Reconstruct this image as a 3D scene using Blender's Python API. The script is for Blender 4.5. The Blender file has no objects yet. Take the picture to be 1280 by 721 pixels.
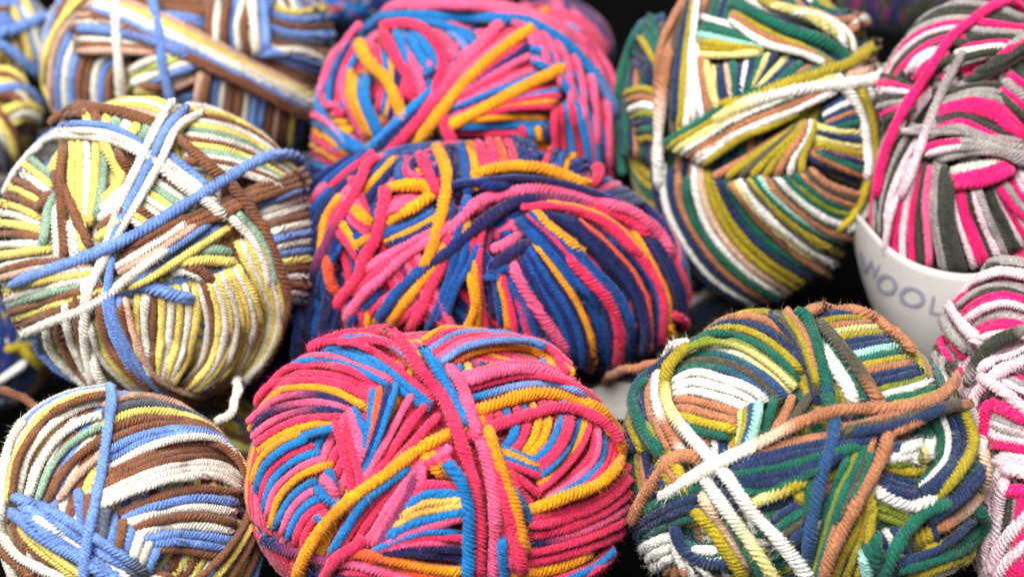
import bpy, math, random
import numpy as np
rng = np.random.default_rng(7)
scene = bpy.context.scene
COL = scene.collection
# ---------------------------------------------------------------- camera
FPX = 2000.0                      # focal length in photo pixels (photo is 1280 wide)
PITCH = math.radians(45.0)
CAMH = 0.4207
CAM = np.array([0.0, 0.0, CAMH])
Fw = np.array([0.0, math.cos(PITCH), -math.sin(PITCH)])
Rt = np.array([1.0, 0.0, 0.0])
Up = np.cross(Rt, Fw)
def rays(p):
    p = np.atleast_2d(np.asarray(p, float))
    d = Fw[None] * FPX + Rt[None] * (p[:, :1] - 640) - Up[None] * (p[:, 1:2] - 360.5)
    return d / np.linalg.norm(d, axis=1, keepdims=True)
# ---------------------------------------------------------------- dye colours (sRGB)
PAL = {
 'w': (236,230,218), 'c': (240,228,190), 'y': (240,216,116), 'b': (116,150,218), 'n': (134,86,60), 'g': (150,180,158),
 'k': (214,172,150), 's': (92,98,116), 'l': (206,212,112),
 'p': (240,52,98), 'r': (246,94,140), 'o': (255,158,6), 't': (252,92,52), 'u': (0,122,196), 'v': (34,26,86),
 'd': (6,40,104), 'q': (138,48,96), 'a': (252,192,92),
 'G': (14,100,82), 'N': (34,54,94), 'Y': (174,154,32), 'W': (240,238,230), 'T': (184,122,86), 'M': (160,214,200),
 'L': (130,142,42), 'C': (228,216,142), 'D': (84,80,66), 'B': (46,84,132), 'K': (228,190,162),
 'U': (0,80,158), 'h': (252,24,116), 'f': (238,206,216), 'e': (164,156,154), 'x': (62,64,54),  # U: bright blue darkened for the shade on the centre ball
}
NAMES = {'w':'cream white','c':'pale cream','y':'yellow','b':'cornflower blue','n':'brown','g':'sage green','k':'pale beige',
 's':'slate grey','l':'pale lime','p':'hot pink','r':'rose pink','o':'orange','t':'coral','u':'bright blue','v':'dark purple',
 'd':'dark blue','q':'plum','a':'pale orange','G':'teal green','N':'navy','Y':'mustard','W':'white','T':'tan','M':'mint',
 'L':'olive green','C':'pale yellow','D':'grey brown','B':'mid blue','K':'pale tan','U':'shade-darkened blue','h':'neon pink','f':'pale pink','e':'grey','x':'charcoal'}
def lin(c):
    c = np.asarray(c, float) / 255.0
    return np.where(c <= 0.04045, c / 12.92, ((c + 0.055) / 1.055) ** 2.4)
PL = {k: lin(v) for k, v in PAL.items()}
def parse_cols(s):
    out = []; i = 0
    s = s.replace(' ', '')
    while i < len(s):
        if s[i] == '(':
            j = s.index(')', i); out.append(s[i+1:j]); i = j + 1
        else:
            out.append(s[i]); i += 1
    return out
# ---------------------------------------------------------------- materials
def yarn_material():
    m = bpy.data.materials.new('wool_yarn'); m.use_nodes = True
    nt = m.node_tree; N = nt.nodes; L = nt.links
    b = N['Principled BSDF']
    at = N.new('ShaderNodeAttribute'); at.attribute_name = 'Col'
    tc = N.new('ShaderNodeTexCoord')
    n1 = N.new('ShaderNodeTexNoise'); n1.inputs['Scale'].default_value = 1500; n1.inputs['Detail'].default_value = 4
    n2 = N.new('ShaderNodeTexNoise'); n2.inputs['Scale'].default_value = 130; n2.inputs['Detail'].default_value = 2
    L.new(tc.outputs['Object'], n1.inputs['Vector']); L.new(tc.outputs['Object'], n2.inputs['Vector'])
    mr = N.new('ShaderNodeMapRange'); mr.inputs['To Min'].default_value = 0.58; mr.inputs['To Max'].default_value = 1.34
    mr.inputs['From Min'].default_value = 0.3; mr.inputs['From Max'].default_value = 0.7
    L.new(n1.outputs['Fac'], mr.inputs['Value'])
    mr2 = N.new('ShaderNodeMapRange'); mr2.inputs['To Min'].default_value = 0.86; mr2.inputs['To Max'].default_value = 1.12
    mr2.inputs['From Min'].default_value = 0.3; mr2.inputs['From Max'].default_value = 0.7
    L.new(n2.outputs['Fac'], mr2.inputs['Value'])
    mu = N.new('ShaderNodeMath'); mu.operation = 'MULTIPLY'
    L.new(mr.outputs[0], mu.inputs[0]); L.new(mr2.outputs[0], mu.inputs[1])
    vm = N.new('ShaderNodeVectorMath'); vm.operation = 'SCALE'
    L.new(at.outputs['Color'], vm.inputs[0]); L.new(mu.outputs[0], vm.inputs['Scale'])
    L.new(vm.outputs[0], b.inputs['Base Color'])
    b.inputs['Roughness'].default_value = 0.85
    b.inputs['Specular IOR Level'].default_value = 0.25
    b.inputs['Sheen Weight'].default_value = 0.35
    b.inputs['Subsurface Weight'].default_value = 0.1; b.inputs['Subsurface Scale'].default_value = 0.0012; b.inputs['Subsurface Radius'].default_value = (1, .8, .7)
    b.inputs['Sheen Roughness'].default_value = 0.4
    bp = N.new('ShaderNodeBump'); bp.inputs['Strength'].default_value = 0.9; bp.inputs['Distance'].default_value = 0.0004
    L.new(n1.outputs['Fac'], bp.inputs['Height']); L.new(bp.outputs[0], b.inputs['Normal'])
    return m
YARN = yarn_material()
def plain(name, rgb, rough=0.7, noise=0.0, scale=60):
    m = bpy.data.materials.new(name); m.use_nodes = True
    nt = m.node_tree; N = nt.nodes; L = nt.links; b = N['Principled BSDF']
    c = lin(rgb)
    tc = N.new('ShaderNodeTexCoord'); n1 = N.new('ShaderNodeTexNoise'); n1.inputs['Scale'].default_value = scale
    n1.inputs['Detail'].default_value = 4
    L.new(tc.outputs['Object'], n1.inputs['Vector'])
    mx = N.new('ShaderNodeMix'); mx.data_type = 'RGBA'
    mx.inputs[6].default_value = (*(c * (1 - noise)), 1); mx.inputs[7].default_value = (*np.minimum(c * (1 + noise), 1), 1)
    L.new(n1.outputs['Fac'], mx.inputs[0]); L.new(mx.outputs[2], b.inputs['Base Color'])
    b.inputs['Roughness'].default_value = rough
    return m
PAPER = plain('white_paper', (200,198,195), 0.6, 0.05, 200)
INK = plain('printed_ink', (152,152,170), 0.6, 0.1, 300)
GAP_SHADE = plain('gap_shade_ground', (6,6,7), 0.9, 0.4, 80)  # near-black ground colour stands in for deep shade between the balls
# ---------------------------------------------------------------- mesh helpers
def link_mesh(name, V, Q, mat, parent=None, C=None, smooth=True, T=None):
    me = bpy.data.meshes.new(name)
    V = np.asarray(V, np.float32); nq = len(Q); ntri = 0 if T is None else len(T)
    me.vertices.add(len(V)); me.vertices.foreach_set('co', V.ravel())
    loops = np.asarray(Q, np.int32).ravel()
    starts = np.arange(nq, dtype=np.int32) * 4
    tot = np.full(nq, 4, np.int32)
    if ntri:
        loops = np.concatenate([loops, np.asarray(T, np.int32).ravel()])
        starts = np.concatenate([starts, nq * 4 + np.arange(ntri, dtype=np.int32) * 3])
    me.loops.add(len(loops)); me.loops.foreach_set('vertex_index', loops.astype(np.int32))
    me.polygons.add(nq + ntri); me.polygons.foreach_set('loop_start', starts.astype(np.int32))
    me.polygons.foreach_set('use_smooth', np.full(nq + ntri, smooth))
    me.update(calc_edges=True)
    if C is not None:
        a = me.attributes.new('Col', 'FLOAT_COLOR', 'POINT')
        C4 = np.ones((len(V), 4), np.float32); C4[:, :3] = C
        a.data.foreach_set('color', C4.ravel())
    me.materials.append(mat)
    o = bpy.data.objects.new(name, me); COL.objects.link(o)
    if parent is not None: o.parent = parent
    return o
def catmull(P, n):
    P = np.asarray(P, float)
    if len(P) == 2:
        t = np.linspace(0, 1, n)[:, None]; return P[0] * (1 - t) + P[1] * t
    A = np.vstack([2 * P[0] - P[1], P, 2 * P[-1] - P[-2]])
    seg = np.linalg.norm(np.diff(P, axis=0), axis=1) + 1e-6
    cum = np.concatenate([[0], np.cumsum(seg)]); cum /= cum[-1]
    t = np.linspace(0, 1, n); i = np.clip(np.searchsorted(cum, t, 'right') - 1, 0, len(P) - 2)
    u = ((t - cum[i]) / (cum[i + 1] - cum[i]))[:, None]
    p0, p1, p2, p3 = A[i], A[i + 1], A[i + 2], A[i + 3]
    s1 = seg[np.clip(i - 1, 0, len(seg) - 1)][:, None]; s2 = seg[i][:, None]; s3 = seg[np.clip(i + 1, 0, len(seg) - 1)][:, None]
    m1 = (p2 - p1) * 0.5 + (p1 - p0) * 0.5 * np.minimum(s2 / s1, 2.0)
    m2 = (p2 - p1) * 0.5 + (p3 - p2) * 0.5 * np.minimum(s2 / s3, 2.0)
    h = u * u * u
    return (2*h - 3*u*u + 1) * p1 + (h - 2*u*u + u) * m1 + (-2*h + 3*u*u) * p2 + (h - u*u) * m2
def resample(P, step):
    d = np.linalg.norm(np.diff(P, axis=0), axis=1); c = np.concatenate([[0], np.cumsum(d)])
    n = max(4, int(c[-1] / step) + 1); t = np.linspace(0, c[-1], n)
    return np.stack([np.interp(t, c, P[:, k]) for k in range(P.shape[1])], 1)
def smooth1(a, w):
    if w < 1 or len(a) < 3: return a
    w = min(w, len(a) - 1); k = np.hanning(2 * w + 3)[1:-1]; k /= k.sum()
    return np.convolve(np.pad(a, w, mode='edge'), k, 'valid')
LOBE4 = np.tile([0.74, 0.96, 1.05, 0.96], 4)
class Acc:                                     # gathers the strands of one part
    def __init__(s): s.V = []; s.Q = []; s.C = []; s.T = []; s.n = 0
    def tube(s, P, Nn, rad, C, lob=LOBE4, pitch=1.55, fuzz=0.0, sgn=1):
        """twisted four-ply strand: P (n,3) centre line, Nn outward direction, rad scalar radius in metres"""
        n = len(P); m = len(lob)
        T = np.gradient(P, axis=0); T /= np.linalg.norm(T, axis=1, keepdims=True) + 1e-12
        S = np.cross(T, Nn); S /= np.linalg.norm(S, axis=1, keepdims=True) + 1e-12
        U = np.cross(S, T)
        ds = np.concatenate([[0], np.cumsum(np.linalg.norm(np.diff(P, axis=0), axis=1))])
        tw = sgn * 2 * math.pi * ds / (pitch * 2 * rad) + rng.random() * 6
        tw = tw + smooth1(rng.normal(0, 1, n), 9) * 2.2 + smooth1(rng.normal(0, 1, n), 30) * 6
        amp = np.clip(1 + smooth1(rng.normal(0, 1, n), 7) * .8, .35, 1.6)
        al = tw[:, None] + np.arange(m)[None] * 2 * math.pi / m
        rr = rad * (1 + (lob[None] - 1) * amp[:, None]) * (1 + smooth1(rng.normal(0, 1, n), 8)[:, None] * 0.2)
        rr = rr * (1 + rng.normal(0, 0.055, (n, m)))
        e = np.minimum(np.arange(n), np.arange(n)[::-1]); rr = rr * np.clip(0.35 + e * 0.35, 0, 1)[:, None]
        V = P[:, None] + S[:, None] * (rr * np.cos(al))[:, :, None] * 1.05 + U[:, None] * (rr * np.sin(al))[:, :, None] * 0.97
        V = V.reshape(-1, 3)
        i = np.arange(n - 1)[:, None] * m; j = np.arange(m)[None]; j2 = (j + 1) % m
        Q = np.stack([i + j, i + j2, i + m + j2, i + m + j], -1).reshape(-1, 4)
        dye = 1 + smooth1(rng.normal(0, 1, n), 10) * .22
        CC = np.repeat(C * dye[:, None], m, axis=0) * (1 + rng.normal(0, .07, (n * m, 1)))
        CC = np.clip(CC + rng.normal(0, .012, (n * m, 3)), 0.004, .93)
        s.V.append(V); s.Q.append(Q + s.n); s.C.append(CC)
        base = s.n; s.n += len(V)
        for cap, idx in ((0, 0), (1, (n - 1) * m)):
            t = [(idx, idx + k, idx + k + 1) for k in range(1, m - 1)]
            if cap == 0: t = [(a, c, b) for a, b, c in t]
            s.T.append(np.array(t) + base)
        if fuzz > 0:
            k = int(n * fuzz * 8)
            ri = rng.integers(1, n - 1, k); a = rng.random(k) * 2 * math.pi
            nrm = S[ri] * np.cos(a)[:, None] + U[ri] * np.sin(a)[:, None]
            b0 = P[ri] + nrm * rad * 0.9
            dirv = nrm * rng.uniform(.25, .9, (k, 1)) + T[ri] * rng.normal(0, .8, (k, 1)) + rng.normal(0, .35, (k, 3))
            dirv /= np.linalg.norm(dirv, axis=1, keepdims=True)
            ln = rad * rng.uniform(.4, 1.0, (k, 1)) ** 2 * (1.3 + fuzz)
            sd = np.cross(dirv, nrm + rng.normal(0, .3, (k, 3))); sd /= np.linalg.norm(sd, axis=1, keepdims=True) + 1e-9
            wd = rad * 0.027
            v3 = np.stack([b0 - sd * wd, b0 + sd * wd, b0 + dirv * ln], 1).reshape(-1, 3)
            s.V.append(v3); s.T.append(np.arange(3 * k).reshape(-1, 3) + s.n); s.C.append(np.repeat(np.minimum(C[ri] * 1.1, 1), 3, axis=0)); s.n += 3 * k
    def build(s, name, parent, label=None):
        if not s.V: return None
        o = link_mesh(name, np.vstack(s.V), np.vstack(s.Q), YARN, parent, np.vstack(s.C), True, np.vstack(s.T))
        if label: o['label'] = label
        return o
# ---------------------------------------------------------------- one ball of yarn
VIEW = [0, 0, 1.0]
def V(x0, y0, s): VIEW[:] = [x0, y0, s]
def pts(s):
    a = np.array([[float(v) for v in t.split(',')] for t in s.split()])
    return a / VIEW[2] + np.array(VIEW[:2])[None]
def col_along(cs, n):
    K = np.array([PL[c] for c in cs])
    if len(K) == 1: C = np.repeat(K, n, axis=0)
    else:
        t = np.linspace(0, len(K) - 1, n); i = np.clip(t.astype(int), 0, len(K) - 2); f = np.clip((t - i - .5) * 2.2 + .5, 0, 1)[:, None]
        C = K[i] * (1 - f) + K[i + 1] * f
    return C * (1 + rng.normal(0, .04))
class Ball:
    def __init__(s, name, label, group, cx, cy, a, b, rot=0.0, dist=None, z=None, depth=None, W=13.5, pal='w', step=2.1, fuzz=0.5, nbase=46, cat='yarn ball', seed=1):
        s.rng = np.random.default_rng(seed); a *= 1.025; b *= 1.025
        d = rays((cx, cy))[0]
        if dist is None: dist = (CAMH - z) / -d[2]
        s.D = dist; s.W = W; s.step = step; s.fuzz = fuzz
        s.o = CAM + d * dist; s.e3 = -d
        r = math.radians(rot)
        pa = rays((cx + a * math.cos(r), cy + a * math.sin(r)))[0]; pb = rays((cx + b * math.sin(r), cy - b * math.cos(r)))[0]
        va = pa / (pa @ d) - d; vb = pb / (pb @ d) - d
        s.ta = np.linalg.norm(va); s.e1 = va / s.ta
        vb = vb - s.e1 * (vb @ s.e1); s.tb = np.linalg.norm(vb); s.e2 = vb / s.tb
        s.mpx = dist / FPX                        # metres per photo pixel at the ball
        s.Cd = depth if depth else 0.95 * min(s.ta, s.tb) * dist
        s.k = s.Cd / dist
        g = math.sqrt(1 - s.k ** 2); s.rho = 1 / g
        s.A = s.ta * dist * g; s.B = s.tb * dist * g
        s.wr = W / 2
        s.mean = (a + b) / 2
        s.cell = 2.0; s.G = int(3.8 * (math.pi / 2 * s.mean) / s.cell / 2)
        s.grid = np.full((2 * s.G + 1, 2 * s.G + 1), -1.9 * s.wr, np.float32)
        s.root = bpy.data.objects.new(name, None); COL.objects.link(s.root)
        s.zlow = s.o[2] - math.sqrt((s.A * s.e1[2]) ** 2 + (s.B * s.e2[2]) ** 2 + (s.Cd * s.e3[2]) ** 2)
        s.base = np.array([s.o[0], s.o[1], s.zlow]); s.root.location = s.base
        s.root.empty_display_size = 0.02
        s.root['label'] = label; s.root['category'] = cat
        if group: s.root['group'] = group
        s.core(pal, nbase)
    def point(s, ph, th, h):
        """ellipsoid point at colatitude ph / azimuth th, lifted h photo pixels along the normal"""
        u = np.stack([np.sin(ph) * np.cos(th), np.sin(ph) * np.sin(th), np.cos(ph)], -1)
        return s.upoint(u, h)
    def upoint(s, u, h):
        ax = np.array([s.A, s.B, s.Cd]); E = np.stack([s.e1, s.e2, s.e3])
        n = u / ax; n /= np.linalg.norm(n, axis=1, keepdims=True)
        p = u * ax + n * (np.asarray(h) * s.mpx)[:, None]
        return p @ E + s.o, n @ E
    def q(s, px):
        d = rays(px); dn = -(d @ s.e3)
        return np.stack([(d @ s.e1) / dn / s.ta, (d @ s.e2) / dn / s.tb], 1)
    def phi(s, r):
        def f(r):
            R = r * s.rho; k = s.k
            c = (R * R * k + np.sqrt(np.maximum(0, 1 - R * R + R * R * k * k))) / (1 + R * R * k * k)
            return np.arccos(np.clip(c, -1, 1))
        r0 = 0.965
        return np.where(r < r0, f(np.minimum(r, r0)), f(np.array(r0)) + np.clip((r - r0) * 4.5, 0, 1.5))
    def onto(s, qt, h):
        """surface point lifted by h that lies on the sight line qt (beyond the rim it wraps round the back)"""
        rt = np.linalg.norm(qt, axis=1) + 1e-9; d = qt / rt[:, None]
        h = np.broadcast_to(np.asarray(h, float), rt.shape)
        rc = np.minimum(rt, .97); tgt = d * rc[:, None]; u = tgt * (1 / (1 + h / s.mean))[:, None]
        for _ in range(6):
            ru = np.linalg.norm(u, axis=1)
            X, _n = s.point(s.phi(ru), np.arctan2(u[:, 1], u[:, 0]), h)
            v = X - CAM; dn = -(v @ s.e3)
            got = np.stack([(v @ s.e1) / dn / s.ta, (v @ s.e2) / dn / s.tb], 1)
            u = u + np.clip(tgt - got, -.06, .06) * .8
            ru = np.linalg.norm(u, axis=1); u = u * (np.minimum(ru, .985) / (ru + 1e-9))[:, None]
        ru = np.linalg.norm(u, axis=1); th = np.arctan2(u[:, 1], u[:, 0])
        return s.point(s.phi(ru) + np.clip((rt - .97) * 4.5, 0, 1.5), th, h)
    def core(s, pal, nbase):
        nu, nv = 40, 24
        th = np.linspace(0, 2 * math.pi, nu, endpoint=False); ph = np.linspace(0.02, math.pi - .02, nv)
        PH, TH = np.meshgrid(ph, th, indexing='ij')
        P, _ = s.point(PH.ravel(), TH.ravel(), np.full(PH.size, -4.6 * s.wr))
        i = np.arange(nv - 1)[:, None] * nu; j = np.arange(nu)[None]; j2 = (j + 1) % nu
        Q = np.stack([i + j, i + nu + j, i + nu + j2, i + j2], -1).reshape(-1, 4)
        c = PL[pal[-1]]
        link_mesh('inner_core', P - s.base, Q, YARN, s.root, np.repeat(c[None] * .6, len(P), axis=0))
        acc = Acc(); R = s.rng; lob = np.array([.85, 1.0, .9, 1.0, .85, 1.0, .9, 1.0])
        nb = max(1, nbase // 9)
        for bnd in range(nb):
            ax = R.normal(size=3); ax /= np.linalg.norm(ax); t = np.cross(ax, [0.3, .5, .8]); t /= np.linalg.norm(t); u2 = np.cross(ax, t)
            off0 = R.uniform(-.55, .55); m = 9
            for k in range(m):
                off = np.clip(off0 + (k - m / 2) * 1.0 * s.W / s.mean, -.9, .9)
                rr = math.sqrt(1 - off * off); L = rr * 2 * math.pi * s.mean
                n = max(16, int(L / 5)); a = np.linspace(0, 2 * math.pi, n + 2)
                u = ax * off + rr * (np.cos(a)[:, None] * t + np.sin(a)[:, None] * u2)
                P, Nn = s.upoint(u, np.full(len(u), -3.5 * s.wr + 0.2 * s.wr * (bnd % 3)))
                cs = pal[R.integers(len(pal))]
                acc.tube(P - s.base, Nn, s.wr * s.mpx * 1.02, col_along(cs, len(P)), lob=lob, fuzz=0)
        acc.build('inner_winding', s.root)
    def strand(s, acc, px, cs, w=None, lift=0.0, wob=0.0, stiff=9, dive=True):
        w = min(w or s.W, s.W * 1.2); wr = w / 2
        P = resample(px, s.step); n = len(P)
        if wob:
            T = np.gradient(P, axis=0); T /= np.linalg.norm(T, axis=1, keepdims=True) + 1e-9
            P = P + np.stack([-T[:, 1], T[:, 0]], 1) * (smooth1(rng.normal(0, 1, n), 18) * wob * w * 2.2)[:, None]
        qv = s.q(P); r = np.linalg.norm(qv, axis=1); th = np.arctan2(qv[:, 1], qv[:, 0])
        ph = s.phi(r)
        gx = ph * np.cos(th) * s.mean / s.cell + s.G; gy = ph * np.sin(th) * s.mean / s.cell + s.G
        R1 = int(math.ceil(wr * 1.0 / s.cell)); oy, ox = np.mgrid[-R1:R1 + 1, -R1:R1 + 1]; dd = np.sqrt(ox ** 2 + oy ** 2) * s.cell
        near = dd <= 0.55 * wr; wide = dd <= wr
        ix = np.clip(np.rint(gx).astype(int), R1 + 1, 2 * s.G - R1 - 1); iy = np.clip(np.rint(gy).astype(int), R1 + 1, 2 * s.G - R1 - 1)
        top = s.grid[iy[:, None] + oy[near][None], ix[:, None] + ox[near][None]].max(1)
        h = top + 0.6 * wr
        hm = h.copy()
        for k in range(1, stiff):                      # a pulled strand bridges the dips between what it crosses
            hm[k:] = np.maximum(hm[k:], h[:-k] - .06 * wr * k); hm[:-k] = np.maximum(hm[:-k], h[k:] - .06 * wr * k)
        h = smooth1(hm, stiff) + lift * wr
        h = np.where(h > 0.6 * wr, 0.6 * wr + (h - 0.6 * wr) * .45, h)
        e = np.minimum(np.arange(n), np.arange(n)[::-1]) * s.step / (1.1 * s.W); e = np.clip(e, 0, 1)
        if dive: h = h - 1.7 * wr * (1 - e * e * (3 - 2 * e)) * np.clip((.93 - r) / .08, 0, 1)
        prof = np.sqrt(np.maximum(0, wr ** 2 - dd[wide] ** 2))
        np.maximum.at(s.grid, (iy[:, None] + oy[wide][None], ix[:, None] + ox[wide][None]), (h[:, None] + prof[None] * .9).astype(np.float32))
        X, Nn = s.onto(qv, h)
        X = np.stack([smooth1(X[:, k], 2) for k in range(3)], 1)
        acc.tube(X - s.base, Nn, wr * s.mpx, col_along(cs, n), fuzz=s.fuzz)
    def S(s, cs, p, w=None, lift=0.0, stiff=9, wob=.05, name='yarn_strand'):
        acc = Acc(); px = catmull(pts(p), 60)
        s.strand(acc, px, cs, w, lift, wob, stiff)
        cn = []
        for c in cs:
            if NAMES[c] not in cn: cn.append(NAMES[c])
        return acc.build(name, s.root, (' and '.join(cn[:2]) + ' strand crossing the ball'))
    def F(s, cols, *guides, w=None, wob=.07, lift=0.0, order=1):
        cl = parse_cols(cols); n = len(cl); acc = Acc()
        Gd = np.stack([catmull(pts(g), 40) for g in guides]); ng = len(Gd)
        sp = np.linalg.norm(np.diff(Gd, axis=0), axis=2).sum(0); sp = np.median(sp) / max(1, n - 1)
        if n > 1 and not w and sp > 1.12 * s.W:         # fill wide gaps with a second turn of the same colour
            n2 = int(round((n - 1) * sp / (s.W * .97))) + 1
            cl = [cl[min(n - 1, int((i + .5) * n / n2))] for i in range(n2)]; sp = sp * (n - 1) / (n2 - 1); n = n2
        ww = w or float(np.clip(sp * .93, .8 * s.W, 1.1 * s.W)) if n > 1 else (w or s.W)
        idx = list(range(n))[::order]
        for i in idx:
            t = (i / (n - 1) if n > 1 else 0) * (ng - 1); k = min(int(t), ng - 2) if ng > 1 else 0; f = t - k
            px = Gd[k] * (1 - f) + Gd[k + 1] * f if ng > 1 else Gd[0]
            L = np.linalg.norm(np.diff(px, axis=0), axis=1).sum()
            s.strand(acc, px, cl[i], ww * (1 + rng.normal(0, .05)), lift + abs(rng.normal(0, .24)), wob)
        cn = []
        for c in ''.join(cl):
            if NAMES[c] not in cn: cn.append(NAMES[c])
        return acc.build('yarn_bundle', s.root, 'side by side strands of ' + ', '.join(cn[:4]))
    def tail(s, cs, p, w=None, name='loose_strand'):
        """strand hanging free: x,y,distance triples"""
        a = np.array([[float(v) for v in t.split(',')] for t in p.split()])
        d = rays(a[:, :2]); X = CAM + d * a[:, 2:3]
        X = resample(catmull(X, 80), s.step * s.mpx)
        X = X + np.stack([smooth1(rng.normal(0, 1, len(X)), 6) for _ in range(3)], 1) * s.W * s.mpx * .3
        n = len(X); acc = Acc(); Nn = np.repeat(s.e3[None], n, axis=0)
        acc.tube(X - s.base, Nn, (w or s.W) / 2 * s.mpx, col_along(cs, n), fuzz=s.fuzz)
        acc.build(name, s.root, NAMES[cs[0]] + ' loose strand beside the ball')
GAP_SHADE.node_tree.nodes['Principled BSDF'].inputs['Specular IOR Level'].default_value = 0.05
AMB = 0.25; KEYLOC = (-.25, .08, 1.2); KEYSIZE = 1.0; KEYW = 32; FOCUS = .455; FSTOP = 7.0; EXPO = 0.0
# ================================================================ the balls
BG = 'balls of variegated yarn heaped together'
# ---- cream, yellow, brown and blue ball, middle left
A = Ball('yarn_ball', 'large cream, yellow, brown and blue ball crossed by a long diagonal blue strand', BG,
         199, 312, 201, 193, 0, z=.060, W=11.4, pal='wywnyb', seed=3)
V(180,110,3.004)
A.F('wynwygwnygwnw', '150,60 330,95 450,160 540,240 640,310', '150,290 330,310 450,345 540,390')
V(0,110,3.004)
A.F('ywykny', '330,85 450,30 560,35 640,70', '330,130 450,120 560,140 640,180')
A.F('ynygwyg', '320,75 330,150', '565,120 520,210')
A.F('gywnynywynwywk', '100,250 150,295 215,350', '-30,440 70,465 160,510', '-45,725 70,695 230,650')
A.F('nyywyg', '235,190 238,400 245,650', '390,190 385,350 360,490')
A.S('y','385,200 430,290 475,380')
A.S('n','430,230 470,290 500,330')
A.S('w','205,400 212,520 222,660')
A.S('g','200,390 172,500 160,600')
A.F('ywwny','470,330 380,430','490,470 360,570')
A.F('yw', '300,480 315,640','270,500 290,700')
A.F('nnwgywcnyw','560,270 720,380 800,430','470,480 560,540 640,560')
V(0,290,3.004)
A.F('nkwywgnynw','-10,150 100,120 340,110','40,390 200,330 420,235')
A.F('bwnwnw','130,370 155,470 250,550 390,610','320,150 330,400 380,560 450,630')
A.F('wynnbb','330,330 380,470 480,570 620,650','440,230 470,380 560,520 680,610 780,650')
V(180,290,3.004)
A.F('ywnywywy','-20,225 -30,330 -20,470 20,560','185,180 200,300 170,450 100,590')
A.F('wnywywyywy','205,180 240,330 215,490 130,590','345,120 420,260 430,400 330,560 250,610')
A.F('ywywyn','345,30 415,180 470,330 420,480 340,580','430,0 500,140 530,280 490,440 400,560')
A.F('kn','-75,240 -30,400 50,540 200,615 420,600','-95,250 -60,420 30,560 190,640 420,625')
A.S('w','100,150 170,150 235,185')
A.S('n','150,125 220,150 270,200')
A.S('b','-40,190 60,220 190,255',w=16)
A.S('g','185,85 260,65 330,80')
A.S('y','130,115 250,105 350,112')
V(180,110,3.004)
A.F('bwwnwbwbynwnws','410,450 520,405 680,355','520,790 570,800 640,815')
A.F('nnn','660,270 520,345 430,370 310,425 180,480 90,520 -90,620','670,340 520,385 410,420 310,470 200,515 90,570 -60,660')
A.F('wkby','170,500 60,575 -110,680','335,510 200,600 30,710 -60,755')
A.F('bw','60,240 140,295 210,350 250,390','50,285 150,370 240,430 310,490')
A.F('wgn','315,480 400,560 450,660 470,760','370,430 450,540 500,640 520,760')
V(0,110,3.004)
A.F('nn','120,105 220,95 330,100','150,95 220,72 330,68 430,82')
A.F('bw','-20,330 30,245 100,190 190,150 290,135 400,145 480,180 560,225','-20,390 40,300 110,235 200,185 300,182 420,200 520,240 640,310')
V(0,290,3.004)
A.S('w','75,390 200,335 330,282 430,215 560,110 640,50')
A.F('bb','425,70 410,180 430,300 490,450 590,590 680,660','400,200 400,300 455,450 540,590 620,650')
A.S('w','430,20 385,110 340,210 318,330 322,450 350,575')
A.S('n','368,250 400,400 470,510 570,600')
V(0,110,3.004)
A.S('n','200,310 240,390 280,480 345,610')
A.S('n','240,210 220,330 235,480 245,640')
A.S('n','190,390 140,460')
A.S('n','300,75 430,85 540,120 640,165 720,235 790,300 850,345 900,400 960,480 1010,570 1050,680 1080,800 1050,900',w=13)
A.F('wbw','650,40 580,160 525,280 475,380 425,500 400,600','765,85 665,150 605,270 545,380 480,490 410,600')
A.S('b','35,745 100,712 250,660 420,590 560,520 720,420 840,345 940,285 1040,250 1140,265 1190,300',w=13,lift=.3)

# ---- cream, brown and blue ball, bottom left
B = Ball('yarn_ball', 'cream, brown and blue ball in the bottom left corner, short blue tail on top', BG,
         155, 650, 182, 165, 45, z=.040, W=12.2, pal='wnbwny', seed=5)
V(0,480,2.996)
B.F('wbwynwwgnk','-10,470 15,280 100,120 250,35 400,10','45,440 80,270 180,130 300,60 420,35','215,440 290,340 370,270 430,240')
V(140,480,2.996)
B.F('ksynnbbw','-40,80 100,40 240,70 350,130 440,240','-40,330 150,232 300,195 400,205 470,260')
B.F('nnnwww','-40,350 150,260 300,225 420,235 490,300','-50,460 80,400 250,350 400,345 500,400')
B.F('nbwnwbbn','20,490 150,430 330,390 480,410','120,620 250,620 370,640 450,660')
V(0,480,2.996)
B.F('bnsbnbwb','290,390 310,540','600,590 550,720')
B.F('ny','40,500 80,580 200,680 300,760','100,560 200,640 330,730')
B.F('nwynb','580,700 720,760','520,760 620,800')
B.F('(bbbs)wb','30,420 200,480 380,590 560,710','110,490 250,590 400,680 500,740','40,470 150,575 300,655 440,740')
B.S('w','90,130 40,210 15,330 5,450 10,560 60,640 150,690 260,740')
B.S('n','-30,600 40,660 140,740')
V(140,480,2.996)
B.F('nynnb','440,220 515,380 505,500 430,620 320,740','500,270 580,430 590,580 540,760')
V(0,480,2.996)
B.S('b','405,-5 418,30 405,150 375,350 345,500 318,650 310,760',w=11.5,lift=.8)
B.tail('n','-30,482,.54 5,488,.53 30,497,.525 60,520,.52 90,540,.52',w=11)
B.tail('w','280,440,.55 294,470,.52 297,492,.495 291,509,.488 281,522,.487 268,532,.50',w=11)

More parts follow.
